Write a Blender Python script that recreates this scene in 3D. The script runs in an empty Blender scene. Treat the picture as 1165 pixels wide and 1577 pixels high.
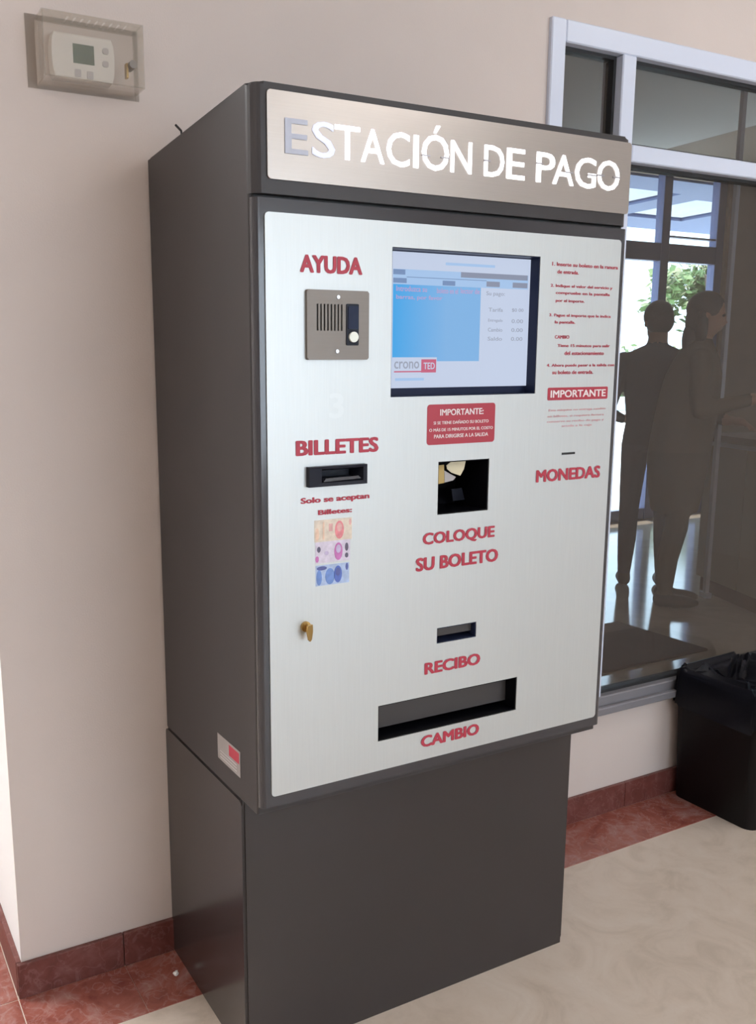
import bpy, bmesh, math, random
from mathutils import Vector, Matrix
random.seed(7)
S = bpy.context.scene
COL = S.collection

# ------------------------------------------------------------------ camera
CAMP = Vector((-0.64096, -1.83910, 1.35457))
FPX, YAW, PIT, ROLL = 1375.98, 0.476762, 0.1802, -0.009293
PX, PY = 437.74, 822.96
cd = Vector((math.sin(YAW)*math.cos(PIT), math.cos(YAW)*math.cos(PIT), -math.sin(PIT)))
cr0 = Vector((math.cos(YAW), -math.sin(YAW), 0)); cu0 = cr0.cross(cd)
CR = cr0*math.cos(ROLL) + cu0*math.sin(ROLL)
CU = -cr0*math.sin(ROLL) + cu0*math.cos(ROLL)
cam = bpy.data.cameras.new('camera'); camo = bpy.data.objects.new('camera', cam); COL.objects.link(camo)
camo.matrix_world = Matrix(((CR.x, CU.x, -cd.x, CAMP.x), (CR.y, CU.y, -cd.y, CAMP.y), (CR.z, CU.z, -cd.z, CAMP.z), (0, 0, 0, 1)))
cam.sensor_fit = 'HORIZONTAL'; cam.sensor_width = 36; cam.lens = 36*FPX/1165
cam.shift_x = (582.5-PX)/1165; cam.shift_y = (PY-788.5)/1165
cam.clip_end = 300
S.camera = camo
def ray(x, y): return cd*FPX + CR*(x-PX) - CU*(y-PY)
def onY(x, y, Y=-0.5):
    v = ray(x, y); return CAMP + v*((Y-CAMP.y)/v.y)
def onZ(x, y, Z=0.0):
    v = ray(x, y); return CAMP + v*((Z-CAMP.z)/v.z)

# ------------------------------------------------------------------ world, sun, exposure
S.view_settings.view_transform = 'Standard'; S.view_settings.look = 'None'
S.view_settings.gamma = 1; S.view_settings.use_curve_mapping = False
S.view_settings.exposure = -0.17
w = bpy.data.worlds.new('sky'); S.world = w; w.use_nodes = True
bg = w.node_tree.nodes['Background']; bg.inputs[0].default_value = (0.55, 0.79, 1.0, 1); bg.inputs[1].default_value = 8.0
sun = bpy.data.lights.new('sun', 'SUN'); sun.energy = 9; sun.angle = 0.01; sun.color = (1, .95, .86)
suno = bpy.data.objects.new('sun', sun); COL.objects.link(suno)
suno.rotation_euler = (math.radians(-38), math.radians(14), 0)    # shines from behind the far side of the building

# daylight entering by the hall window behind the camera
DWIN = (.3, 3.7, .55, 2.5)
al = bpy.data.lights.new('window_daylight', 'AREA'); al.shape = 'RECTANGLE'; al.size = DWIN[1]-DWIN[0]; al.size_y = DWIN[3]-DWIN[2]; al.energy = 84; al.color = (.96, .97, 1.0)
alo = bpy.data.objects.new('window_daylight', al); COL.objects.link(alo); alo.location = ((DWIN[0]+DWIN[1])/2, -6.14, (DWIN[2]+DWIN[3])/2); alo.rotation_euler = (math.radians(90), 0, 0)

# ------------------------------------------------------------------ materials
MATS = {}
def nm(name):
    m = bpy.data.materials.new(name); m.use_nodes = True; MATS[name] = m
    return m, m.node_tree, m.node_tree.nodes['Principled BSDF']
def plain(name, c, rough=.5, metal=0, spec=.5, emit=None, es=0, bump=0, bscale=200, var=0, vscale=6):
    m, t, b = nm(name)
    b.inputs['Base Color'].default_value = (*c, 1); b.inputs['Roughness'].default_value = rough
    b.inputs['Metallic'].default_value = metal; b.inputs['Specular IOR Level'].default_value = spec
    if emit: b.inputs['Emission Color'].default_value = (*emit, 1); b.inputs['Emission Strength'].default_value = es
    tc = None
    if bump or var:
        tc = t.nodes.new('ShaderNodeTexCoord')
    if bump:
        n = t.nodes.new('ShaderNodeTexNoise'); n.inputs['Scale'].default_value = bscale; n.inputs['Detail'].default_value = 4
        bp = t.nodes.new('ShaderNodeBump'); bp.inputs['Strength'].default_value = bump; bp.inputs['Distance'].default_value = .002
        t.links.new(tc.outputs['Object'], n.inputs['Vector']); t.links.new(n.outputs['Fac'], bp.inputs['Height']); t.links.new(bp.outputs['Normal'], b.inputs['Normal'])
    if var:
        n = t.nodes.new('ShaderNodeTexNoise'); n.inputs['Scale'].default_value = vscale; n.inputs['Detail'].default_value = 5
        r = t.nodes.new('ShaderNodeValToRGB')
        r.color_ramp.elements[0].position = .3; r.color_ramp.elements[1].position = .7
        r.color_ramp.elements[0].color = (*[v*(1-var) for v in c], 1); r.color_ramp.elements[1].color = (*[min(1, v*(1+var)) for v in c], 1)
        t.links.new(tc.outputs['Object'], n.inputs['Vector']); t.links.new(n.outputs['Fac'], r.inputs['Fac']); t.links.new(r.outputs['Color'], b.inputs['Base Color'])
    return m
plain('wall_paint', (.61, .525, .485), .75, bump=.15, bscale=260, var=.025, vscale=3)
plain('wall_white', (.74, .70, .67), .7, bump=.15, bscale=260)
plain('return_lit_white', (.86, .86, .87), .7, bump=.15, bscale=260)  # same wall paint lightened, side light put into its colour
plain('ceiling_paint', (.78, .76, .73), .8)
plain('charcoal', (.041, .036, .037), .38, spec=.35, bump=.04, bscale=900, var=.06, vscale=4)
plain('charcoal_base', (.036, .030, .030), .22, spec=.5, bump=.03, bscale=900)
plain('charcoal_gloss', (.042, .039, .044), .16, spec=.6)
plain('residue', (.585, .60, .595), .47, metal=.71)
plain('gap_black', (.008, .008, .009), .6)
plain('recess_black', (.004, .004, .006), .35, spec=.12)
plain('recess_grey', (.05, .043, .042), .5)
plain('red_print', (.43, .030, .058), .5)
plain('red_notice', (.40, .028, .05), .42)
plain('white_print', (.80, .70, .70), .5)
plain('pale_print', (.62, .30, .32), .5)
plain('white_frame', (.62, .66, .78), .35)
plain('sill_grey', (.25, .24, .26), .45, metal=.3)
plain('gasket', (.02, .02, .022), .5)
plain('black_plastic', (.007, .006, .008), .5, spec=.3, bump=.1, bscale=500)
plain('bag_plastic', (.004, .004, .008), .40, spec=.22, bump=.6, bscale=60)
plain('white_plastic', (.72, .68, .65), .4)
plain('lcd_green', (.085, .12, .085), .25)
plain('button_grey', (.48, .44, .44), .45)
plain('brass', (.50, .33, .12), .35, metal=.85)
plain('chrome', (.75, .75, .78), .18, metal=1)
plain('paper_white', (.80, .78, .76), .7)
plain('paper_cream', (.74, .66, .46), .6)
plain('ochre', (.52, .36, .12), .5)
plain('navy_plastic', (.018, .024, .055), .3, spec=.12)
plain('dark_plate', (.02, .022, .032), .35, spec=.12)
plain('button_white', (.85, .88, .80), .35)
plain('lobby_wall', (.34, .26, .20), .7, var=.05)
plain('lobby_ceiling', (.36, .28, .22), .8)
plain('door_frame', (.11, .13, .25), .35, metal=.3)  # blue glow from the bright panes mixed into the frame colour
plain('mat_brown', (.10, .06, .045), .9, bump=.4, bscale=400)
plain('counter_panel', (.42, .36, .29), .5)
plain('counter_top', (.20, .13, .10), .3)
plain('plinth_brown', (.16, .07, .05), .4)
plain('pavement', (.62, .64, .62), .8, var=.06, vscale=1.5)
plain('kerb', (.7, .72, .74), .8)
plain('canopy_blue', (.16, .21, .36), .7)  # blue-grey paint, deepened with the blue of its own shadow
plain('bark', (.10, .07, .05), .9, bump=.5, bscale=40)
plain('skin', (.36, .20, .13), .5)
plain('hair_dark', (.018, .013, .011), .5)
plain('cloth_navy', (.020, .022, .040), .85)
plain('cloth_trouser', (.030, .030, .055), .85)
plain('cloth_brown', (.105, .080, .056), .9)
plain('cloth_olive', (.090, .070, .050), .9)
plain('shoe', (.02, .014, .012), .5)
plain('lamp_white', (.9, .9, .9), .5, emit=(1.0, .955, .92), es=8)
plain('fill_lobby', (.9, .9, .9), .5, emit=(1.0, .93, .86), es=24)  # unseen lamp added to lift the dark lobby
plain('fill_passage', (.9, .9, .9), .5, emit=(.96, .98, 1.0), es=55)  # strong unseen lamp added to brighten the return wall
plain('lamp_frame', (.75, .75, .75), .4)
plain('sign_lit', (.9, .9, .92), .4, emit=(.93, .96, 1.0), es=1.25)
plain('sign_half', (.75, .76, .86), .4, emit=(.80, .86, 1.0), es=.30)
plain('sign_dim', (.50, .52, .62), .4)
plain('sign_bridge', (.42, .40, .42), .4, metal=.8)
for n, c, s in (('scr_white', (.66, .75, .95), .92), ('scr_blue', (.24, .55, .97), .88), ('scr_cyan', (.12, .50, .98), .90), ('scr_grey', (.33, .37, .50), .85),
                ('scr_slate', (.24, .36, .62), .85), ('scr_red', (.72, .16, .27), .85), ('scr_pink', (.62, .42, .72), .9), ('scr_txt', (.40, .44, .56), .9), ('scr_pale', (.45, .66, .98), .92)):
    plain(n, (.02, .02, .02), .5, spec=.05, emit=c, es=s)

_t = MATS['scr_blue'].node_tree; _b = _t.nodes['Principled BSDF']; _tc = _t.nodes.new('ShaderNodeTexCoord'); _sp = _t.nodes.new('ShaderNodeSeparateXYZ'); _r = _t.nodes.new('ShaderNodeValToRGB')
_r.color_ramp.elements[0].color = (.07, .47, 1.0, 1); _r.color_ramp.elements[1].color = (.27, .56, .96, 1); _r.color_ramp.elements[1].position = .6
_t.links.new(_tc.outputs['Generated'], _sp.inputs[0]); _t.links.new(_sp.outputs[0], _r.inputs[0]); _t.links.new(_r.outputs[0], _b.inputs['Emission Color'])

def steel(name, c, rough, metal, stretch):
    m, t, b = nm(name)
    tc = t.nodes.new('ShaderNodeTexCoord'); mp = t.nodes.new('ShaderNodeMapping'); mp.inputs['Scale'].default_value = stretch
    n = t.nodes.new('ShaderNodeTexNoise'); n.inputs['Scale'].default_value = 1; n.inputs['Detail'].default_value = 3
    r = t.nodes.new('ShaderNodeValToRGB'); r.color_ramp.elements[0].color = (*[v*.94 for v in c], 1); r.color_ramp.elements[1].color = (*[min(1, v*1.06) for v in c], 1)
    t.links.new(tc.outputs['Object'], mp.inputs['Vector']); t.links.new(mp.outputs['Vector'], n.inputs['Vector']); t.links.new(n.outputs['Fac'], r.inputs['Fac'])
    t.links.new(r.outputs['Color'], b.inputs['Base Color'])
    b.inputs['Roughness'].default_value = rough; b.inputs['Metallic'].default_value = metal
    bp = t.nodes.new('ShaderNodeBump'); bp.inputs['Strength'].default_value = .05; bp.inputs['Distance'].default_value = .0005
    t.links.new(n.outputs['Fac'], bp.inputs['Height']); t.links.new(bp.outputs['Normal'], b.inputs['Normal'])
steel('steel_panel', (.56, .575, .57), .46, .72, (900, 900, 12))
steel('steel_header', (.45, .40, .365), .28, .92, (12, 900, 900))
steel('steel_intercom', (.20, .172, .15), .45, .5, (12, 600, 600))
steel('aluminium', (.62, .62, .64), .4, .8, (30, 30, 30))

def marble(name, cols, scale, rough, veins):
    m, t, b = nm(name)
    tc = t.nodes.new('ShaderNodeTexCoord')
    n = t.nodes.new('ShaderNodeTexNoise'); n.inputs['Scale'].default_value = scale; n.inputs['Detail'].default_value = 7; n.inputs['Roughness'].default_value = .62; n.inputs['Distortion'].default_value = 1.2
    r = t.nodes.new('ShaderNodeValToRGB'); cr = r.color_ramp
    cr.elements[0].position = .3; cr.elements[0].color = (*cols[0], 1); cr.elements[1].position = .72; cr.elements[1].color = (*cols[2], 1)
    e = cr.elements.new(.5); e.color = (*cols[1], 1)
    t.links.new(tc.outputs['Object'], n.inputs['Vector']); t.links.new(n.outputs['Fac'], r.inputs['Fac'])
    n2 = t.nodes.new('ShaderNodeTexNoise'); n2.inputs['Scale'].default_value = scale*2.3; n2.inputs['Detail'].default_value = 6; n2.inputs['Distortion'].default_value = .9
    r2 = t.nodes.new('ShaderNodeValToRGB'); r2.color_ramp.elements[0].position = .47; r2.color_ramp.elements[0].color = (0, 0, 0, 1)
    r2.color_ramp.elements[1].position = .53; r2.color_ramp.elements[1].color = (0, 0, 0, 1); e2 = r2.color_ramp.elements.new(.5); e2.color = (veins,)*3+(1,)
    t.links.new(tc.outputs['Object'], n2.inputs['Vector']); t.links.new(n2.outputs['Fac'], r2.inputs['Fac'])
    mx = t.nodes.new('ShaderNodeMixRGB'); mx.inputs[2].default_value = (*cols[3], 1)
    t.links.new(r2.outputs['Color'], mx.inputs[0]); t.links.new(r.outputs['Color'], mx.inputs[1]); t.links.new(mx.outputs['Color'], b.inputs['Base Color'])
    b.inputs['Roughness'].default_value = rough
marble('floor_beige', ((.53, .44, .36), (.63, .53, .445), (.67, .58, .50), (.52, .40, .32)), 7, .30, .10)
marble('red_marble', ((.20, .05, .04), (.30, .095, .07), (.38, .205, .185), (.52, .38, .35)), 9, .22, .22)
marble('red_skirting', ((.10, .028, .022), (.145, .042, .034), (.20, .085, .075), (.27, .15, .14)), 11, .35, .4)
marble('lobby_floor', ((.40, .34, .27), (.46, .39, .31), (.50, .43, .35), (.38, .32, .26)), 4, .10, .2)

def glass(name, tint, ior, rough=0.0, op=None):
    m = bpy.data.materials.new(name); m.use_nodes = True; MATS[name] = m; t = m.node_tree
    for n in list(t.nodes): t.nodes.remove(n)
    o = t.nodes.new('ShaderNodeOutputMaterial'); tr = t.nodes.new('ShaderNodeBsdfTransparent'); tr.inputs[0].default_value = (*tint, 1)
    gl = t.nodes.new('ShaderNodeBsdfGlossy'); gl.inputs['Roughness'].default_value = rough; gl.inputs[0].default_value = (1, 1, 1, 1)
    # Schlick reflectance, the same from either side of the sheet
    f0 = ((ior-1)/(ior+1))**2
    ge = t.nodes.new('ShaderNodeNewGeometry'); dt = t.nodes.new('ShaderNodeVectorMath'); dt.operation = 'DOT_PRODUCT'
    t.links.new(ge.outputs['Incoming'], dt.inputs[0]); t.links.new(ge.outputs['Normal'], dt.inputs[1])
    def mth(op, a, b_=None):
        n_ = t.nodes.new('ShaderNodeMath'); n_.operation = op
        for k_, v_ in enumerate((a, b_)):
            if v_ is None: continue
            if isinstance(v_, (int, float)): n_.inputs[k_].default_value = v_
            else: t.links.new(v_, n_.inputs[k_])
        return n_.outputs[0]
    fr_ = mth('ADD', mth('MULTIPLY', mth('POWER', mth('SUBTRACT', 1.0, mth('ABSOLUTE', dt.outputs['Value'])), 5.0), 1-f0), f0)
    mx = t.nodes.new('ShaderNodeMixShader'); t.links.new(fr_, mx.inputs[0]); t.links.new(tr.outputs[0], mx.inputs[1]); t.links.new(gl.outputs[0], mx.inputs[2])
    last = mx
    if op:
        df = t.nodes.new('ShaderNodeBsdfDiffuse'); df.inputs[0].default_value = (*op[1], 1)
        m2 = t.nodes.new('ShaderNodeMixShader'); m2.inputs[0].default_value = op[0]
        t.links.new(mx.outputs[0], m2.inputs[1]); t.links.new(df.outputs[0], m2.inputs[2]); last = m2
    t.links.new(last.outputs[0], o.inputs[0])
glass('tinted_glass', (.64, .60, .575), 1.38, 0.0, (.075, (.62, .51, .44)))  # pale diffuse share imitates the haze of the hall's reflection
glass('sun_glass', (.74, .74, .74), 1.3)
glass('canopy_panel', (.10, .24, .42), 1.3)
glass('clear_glass', (.93, .96, .97), 1.3)
glass('acrylic', (.93, .92, .90), 1.25, .05, (.07, (.75, .70, .66)))

m, t, b = nm('leaf')
tc = t.nodes.new('ShaderNodeTexCoord'); n = t.nodes.new('ShaderNodeTexNoise'); n.inputs['Scale'].default_value = 1.2
r = t.nodes.new('ShaderNodeValToRGB'); r.color_ramp.elements[0].color = (.03, .09, .03, 1); r.color_ramp.elements[1].color = (.22, .30, .08, 1)
t.links.new(tc.outputs['Object'], n.inputs['Vector']); t.links.new(n.outputs['Fac'], r.inputs['Fac']); t.links.new(r.outputs['Color'], b.inputs['Base Color']); b.inputs['Roughness'].default_value = .6

# ------------------------------------------------------------------ helpers
def link(o, parent=None):
    COL.objects.link(o)
    if parent: o.parent = parent
    return o
def tag(o, label=None, cat=None, group=None, kind=None):
    if label: o['label'] = label
    if cat: o['category'] = cat
    if group: o['group'] = group
    if kind: o['kind'] = kind
    return o
def empty(name, loc=(0, 0, 0), rz=0):
    o = bpy.data.objects.new(name, None); o.location = loc; o.rotation_euler = (0, 0, rz); o.empty_display_size = .1
    return link(o)
def fin(name, bm, mat, parent=None, smooth=False, off=None):
    me = bpy.data.meshes.new(name); bmesh.ops.recalc_face_normals(bm, faces=bm.faces); bm.to_mesh(me); bm.free()
    if smooth:
        for p in me.polygons: p.use_smooth = True
    me.materials.append(MATS[mat])
    o = bpy.data.objects.new(name, me); link(o, parent)
    if parent is not None:   # parts are written in world coordinates
        o.matrix_parent_inverse = world(parent).inverted()
    return o
def world(o):
    m = Matrix.Translation(o.location) @ o.rotation_euler.to_matrix().to_4x4()
    return (world(o.parent) @ o.matrix_parent_inverse @ m) if o.parent else m
def abox(bm, x0, x1, y0, y1, z0, z1):
    vs = [bm.verts.new((x, y, z)) for x in (x0, x1) for y in (y0, y1) for z in (z0, z1)]
    for f in ((0, 1, 3, 2), (4, 6, 7, 5), (0, 4, 5, 1), (2, 3, 7, 6), (0, 2, 6, 4), (1, 5, 7, 3)): bm.faces.new([vs[i] for i in f])
    return vs
def box(name, x0, x1, y0, y1, z0, z1, mat, parent=None, bev=0, seg=2):
    bm = bmesh.new(); abox(bm, x0, x1, y0, y1, z0, z1)
    if bev: bmesh.ops.bevel(bm, geom=bm.edges[:], offset=bev, segments=seg, affect='EDGES', profile=.5)
    return fin(name, bm, mat, parent, smooth=False)
def rounded(x0, x1, z0, z1, r, seg=5):
    pts = []
    for cx, cz, a in ((x1-r, z1-r, 0), (x0+r, z1-r, 90), (x0+r, z0+r, 180), (x1-r, z0+r, 270)):
        for i in range(seg+1):
            t_ = math.radians(a+90*i/seg); pts.append((cx+r*math.cos(t_), cz+r*math.sin(t_)))
    return pts
def prism(bm, pts, y0, y1):
    a = [bm.verts.new((x, y0, z)) for x, z in pts]; b = [bm.verts.new((x, y1, z)) for x, z in pts]; n = len(pts)
    bm.faces.new(a); bm.faces.new(b[::-1])
    for i in range(n): bm.faces.new([a[i], b[i], b[(i+1) % n], a[(i+1) % n]])
def plate(name, pts, y0, y1, mat, parent=None, bev=0):
    bm = bmesh.new(); prism(bm, pts, y0, y1)
    if bev:
        es = [e for e in bm.edges if abs(e.verts[0].co.y-y0) < 1e-6 and abs(e.verts[1].co.y-y0) < 1e-6]
        bmesh.ops.bevel(bm, geom=es, offset=bev, segments=2, affect='EDGES', profile=.5)
    return fin(name, bm, mat, parent)
def rplate(name, x0, x1, z0, z1, r, y0, y1, mat, parent=None, bev=0): return plate(name, rounded(x0, x1, z0, z1, r), y0, y1, mat, parent, bev)
def cyl(bm, p, q, r, n=16, r2=None):
    p, q = Vector(p), Vector(q); ax = (q-p).normalized(); a = ax.orthogonal().normalized(); b_ = ax.cross(a); r2 = r if r2 is None else r2
    A = [bm.verts.new(p+(a*math.cos(i*math.tau/n)+b_*math.sin(i*math.tau/n))*r) for i in range(n)]
    B = [bm.verts.new(q+(a*math.cos(i*math.tau/n)+b_*math.sin(i*math.tau/n))*r2) for i in range(n)]
    bm.faces.new(A[::-1]); bm.faces.new(B)
    for i in range(n): bm.faces.new([A[i], A[(i+1) % n], B[(i+1) % n], B[i]])
def cylo(name, p, q, r, mat, parent=None, n=20, r2=None):
    bm = bmesh.new(); cyl(bm, p, q, r, n, r2); return fin(name, bm, mat, parent)
def cut(o, boxes):
    """subtract boxes from a mesh object for good"""
    bm = bmesh.new()
    for bx_ in boxes: abox(bm, *bx_)
    bmesh.ops.recalc_face_normals(bm, faces=bm.faces)
    me = bpy.data.meshes.new('cutter'); bm.to_mesh(me); bm.free(); c = bpy.data.objects.new('cutter', me); COL.objects.link(c)
    inv = world(o).inverted() if False else Matrix.Identity(4)
    md = o.modifiers.new('cut', 'BOOLEAN'); md.operation = 'DIFFERENCE'; md.solver = 'EXACT'; md.object = c
    dg = bpy.context.evaluated_depsgraph_get(); dg.update()
    nmsh = bpy.data.meshes.new_from_object(o.evaluated_get(dg)); o.modifiers.clear(); o.data = nmsh
    bpy.data.objects.remove(c)
def text_mesh(s, bold=0.0):
    cu = bpy.data.curves.new('txt', 'FONT'); cu.body = s; cu.size = 1; cu.offset = bold; cu.resolution_u = 3; cu.extrude = .5
    o = bpy.data.objects.new('txt', cu); COL.objects.link(o)
    dg = bpy.context.evaluated_depsgraph_get(); dg.update()
    me = bpy.data.meshes.new_from_object(o.evaluated_get(dg)); bpy.data.objects.remove(o); bpy.data.curves.remove(cu)
    return me
def embolden(me, b):
    # heavier strokes: the same glyphs laid over themselves, a hair apart
    n = len(me.vertices); vs = [v.co.copy() for v in me.vertices]; ps = [tuple(p.vertices) for p in me.polygons]
    V, F = [], []
    for k, (dx, dy) in enumerate(((0, 0), (b, 0), (-b, 0), (0, b*.6), (0, -b*.6), (b*.7, b*.5), (-b*.7, -b*.5), (b*.7, -b*.5), (-b*.7, b*.5))):
        V += [(v.x+dx, v.y+dy, v.z+(k*.04 if v.z > 0 else 0)) for v in vs]
        F += [tuple(i+k*n for i in p) for p in ps if k == 0 or all(vs[i].z > 0 for i in p)]
    me2 = bpy.data.meshes.new('txt'); me2.from_pydata(V, [], F); bpy.data.meshes.remove(me); return me2
def lettering(name, s, x0, x1, z0, z1, mat, parent, y=-0.5, bold=.02, th=.0006, cap=None):
    """flat lettering filling the box x0..x1, z0..z1 on the plane y, facing -y"""
    me = text_mesh(s, 0)
    if bold: me = embolden(me, bold)
    xs = [v.co.x for v in me.vertices]; ys = [v.co.y for v in me.vertices]
    ax, bx_, ay, by = min(xs), max(xs), min(ys), max(ys)
    for v in me.vertices:
        X, Yy, Zz = v.co
        v.co = (x0+(X-ax)/(bx_-ax)*(x1-x0), y-th*(Zz/.5) if Zz > 0 else y, z0+(Yy-ay)/(by-ay)*(z1-z0))
    me.materials.clear(); me.materials.append(MATS[mat]); me.name = name
    o = bpy.data.objects.new(name, me); link(o, parent); o.matrix_parent_inverse = world(parent).inverted()
    return o
def tpx(name, s, bl, tr, mat, parent, y=-0.5, bold=.02):
    a, b_ = onY(*bl, y), onY(*tr, y)
    return lettering(name, s, a.x, b_.x, a.z, b_.z, mat, parent, y, bold)

# ================================================================== THE SETTING
WX0 = -0.352                      # outer corner of the wall
WIN = (1.067, 3.6, 0.338, 2.217)  # window opening x0 x1 z0 z1
# floor
bm = bmesh.new(); abox(bm, -3.2, 5.2, -6.2, .06, -.1, 0); abox(bm, -3.2, WX0+.06, .06, 4.6, -.1, 0)
tag(fin('floor', bm, 'floor_beige'), 'beige polished marble floor', kind='structure')
# back wall round the window
bm = bmesh.new()
abox(bm, WX0+.12, WIN[0], 0, .12, 0, 3.0); abox(bm, WX0, WX0+.12, 0, .003, 0, 3.0); abox(bm, WIN[0], WIN[1], 0, .12, 0, WIN[2]); abox(bm, WIN[0], WIN[1], 0, .12, WIN[3], 3.0); abox(bm, WIN[1], 5.2, 0, .12, 0, 3.0)
tag(fin('wall_back', bm, 'wall_paint'), 'cream painted wall behind the kiosk', kind='structure')
tag(box('wall_return', WX0, WX0+.12, .003, 4.6, 0, 3.0, 'return_lit_white'), 'wall running back from the outer corner, whitened for the light on it', kind='structure')
tag(box('wall_left', -3.3, -3.2, -6.2, 4.6, 0, 3.0, 'wall_white'), 'white wall across the passage', kind='structure')
tag(box('wall_far', -3.3, WX0, 4.6, 4.7, 0, 3.0, 'wall_white'), 'white end wall of the passage', kind='structure')
bm = bmesh.new(); d0, d1, d2, d3 = DWIN
abox(bm, -3.3, d0, -6.3, -6.2, 0, 3.0); abox(bm, d1, 5.3, -6.3, -6.2, 0, 3.0); abox(bm, d0, d1, -6.3, -6.2, 0, d2); abox(bm, d0, d1, -6.3, -6.2, d3, 3.0)
tag(fin('wall_front', bm, 'wall_white'), 'white wall facing the kiosk', kind='structure')
W2 = empty('window_2', (2, -6.25, d2)); tag(W2, 'wide daylight window facing the kiosk', kind='structure')
for a, b_, c, e_ in ((d0, d0+.06, d2, d3), (d1-.06, d1, d2, d3), (d0+.06, d1-.06, d2, d2+.06), (d0+.06, d1-.06, d3-.06, d3), (1.97, 2.03, d2+.06, d3-.06)): box('window_frame', a, b_, -6.28, -6.22, c, e_, 'white_frame', W2)
for a, b_ in ((d0+.06, 1.97), (2.03, d1-.06)): box('pane', a, b_, -6.252, -6.248, d2+.06, d3-.06, 'sun_glass', W2)
tag(box('wall_right', 5.2, 5.3, -6.2, .12, 0, 3.0, 'wall_white'), 'white side wall of the hall', kind='structure')
tag(box('ceiling', -3.3, 5.3, -6.3, 4.7, 3.0, 3.1, 'ceiling_paint'), 'white ceiling', kind='structure')

# red marble skirting, tile by tile
SK = empty('baseboard_back'); tag(SK, 'red marble skirting tiles along the wall', kind='structure')
x = WX0-.012; xs = [x, -.1235]
while xs[-1] < 5.0: xs.append(xs[-1]+.405)
for a, b_ in zip(xs, xs[1:]):
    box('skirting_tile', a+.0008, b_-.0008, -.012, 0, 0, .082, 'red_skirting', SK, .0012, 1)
SL = empty('baseboard_return'); tag(SL, 'red marble skirting tiles round the corner', kind='structure')
y = 0
while y < 4.4:
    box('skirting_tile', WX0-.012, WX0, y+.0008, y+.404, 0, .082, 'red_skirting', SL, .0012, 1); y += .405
TR = empty('trim_1'); tag(TR, 'red marble border tiles in the floor along the wall', kind='structure')
for a, b_ in zip(xs, xs[1:]):
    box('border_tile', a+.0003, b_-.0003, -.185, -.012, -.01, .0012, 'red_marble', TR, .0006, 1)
T2 = empty('trim_2'); tag(T2, 'red marble border tiles in the floor of the passage', kind='structure')
box('border_tile', WX0-.19, WX0-.014, -.185, -.012, -.01, .0012, 'red_marble', T2, .0006, 1)
y = -.010
while y < 4.4:
    box('border_tile', WX0-.19, WX0-.014, y, y+.403, -.01, .0012, 'red_marble', T2, .0006, 1); y += .405

# window_1: white frame, dark gaskets, tinted panes
W1 = empty('window_1', (1.067, 0, .338)); tag(W1, 'tall white framed interior window of tinted glass', kind='structure')
fy0, fy1 = -.012, .06
x0, x1, z0, z1 = WIN
MU = (1.317, 1.367); TZ = (1.902, 1.946); fw = .048
def bar(nm_, a, b_, c, d_): return box(nm_, a, b_, fy0, fy1, c, d_, 'sill_grey' if nm_ == 'sill_rail' else 'white_frame', W1, .003, 1)
bar('jamb', x0, x0+fw, z0, z1); bar('jamb', x1-fw, x1, z0, z1); bar('head_rail', x0+fw, x1-fw, z1-.053, z1); 
bar('sill_rail', x0+fw, x1-fw, z0, z0+.048); bar('mullion', MU[0], MU[1], z0+.048, z1-.053)
bar('transom', MU[1], 2.95, TZ[0], TZ[1]); bar('mullion', 2.95, 3.00, z0+.048, z1-.053); bar('transom', 3.00, x1-fw, TZ[0], TZ[1])
box('sill_ledge', x0, x1, -.03, -.013, z0-.004, z0+.02, 'sill_grey', W1, .003, 1)
def pane(a, b_, c, d_):
    bm = bmesh.new(); g = .009
    for q in ((a, a+g, c, d_), (b_-g, b_, c, d_), (a+g, b_-g, c, c+g), (a+g, b_-g, d_-g, d_)): abox(bm, q[0], q[1], .012, .04, q[2], q[3])
    fin('gasket', bm, 'gasket', W1)
    bm = bmesh.new(); bm.faces.new([bm.verts.new(v) for v in ((a+.004, .03, c+.004), (b_-.004, .03, c+.004), (b_-.004, .03, d_-.004), (a+.004, .03, d_-.004))])
    fin('pane', bm, 'tinted_glass', W1)
pane(x0+fw, MU[0], z0+.048, z1-.053)
pane(MU[1], 2.95, z0+.048, TZ[0]); pane(MU[1], 2.95, TZ[1], z1-.053)
pane(3.00, x1-fw, z0+.048, TZ[0]); pane(3.00, x1-fw, TZ[1], z1-.053)

# ---------------- the lobby behind the glass
LC = 3.1; LY = 3.78
tag(box('floor_lobby', WX0+.12, 9.2, .12, LY+.1, -.1, .0, 'lobby_floor'), 'polished beige floor of the lobby behind the glass', kind='structure')
tag(box('ceiling_lobby', WX0+.12, 9.2, .12, LY+.1, LC, LC+.1, 'lobby_ceiling'), 'brown lobby ceiling', kind='structure')
tag(box('wall_lobby_right', 9.1, 9.2, .12, LY, 0, LC, 'lobby_wall'), 'brown side wall of the lobby', kind='structure')
tag(box('wall_lobby_near', 5.2, 9.2, .0, .12, 0, LC, 'lobby_wall'), 'brown lobby wall beside the hall', kind='structure')
DX = (4.70, 5.36, 6.025, 6.73)
bm = bmesh.new()
abox(bm, WX0+.12, DX[0]-.05, LY, LY+.15, 0, LC); abox(bm, DX[3]+.05, 9.2, LY, LY+.15, 0, LC); abox(bm, DX[0]-.05, DX[3]+.05, LY, LY+.15, 3.0, LC)
tag(fin('wall_lobby_far', bm, 'lobby_wall'), 'brown lobby wall round the glass entrance', kind='structure')
D1 = empty('door_1', (5.7, LY, 0)); tag(D1, 'glazed entrance with two door leaves and clerestory panes', kind='structure')
for xx in DX: box('door_post', xx-.05, xx+.05, LY+.02, LY+.10, 0, 3.0, 'door_frame', D1, .004, 1)
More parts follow.
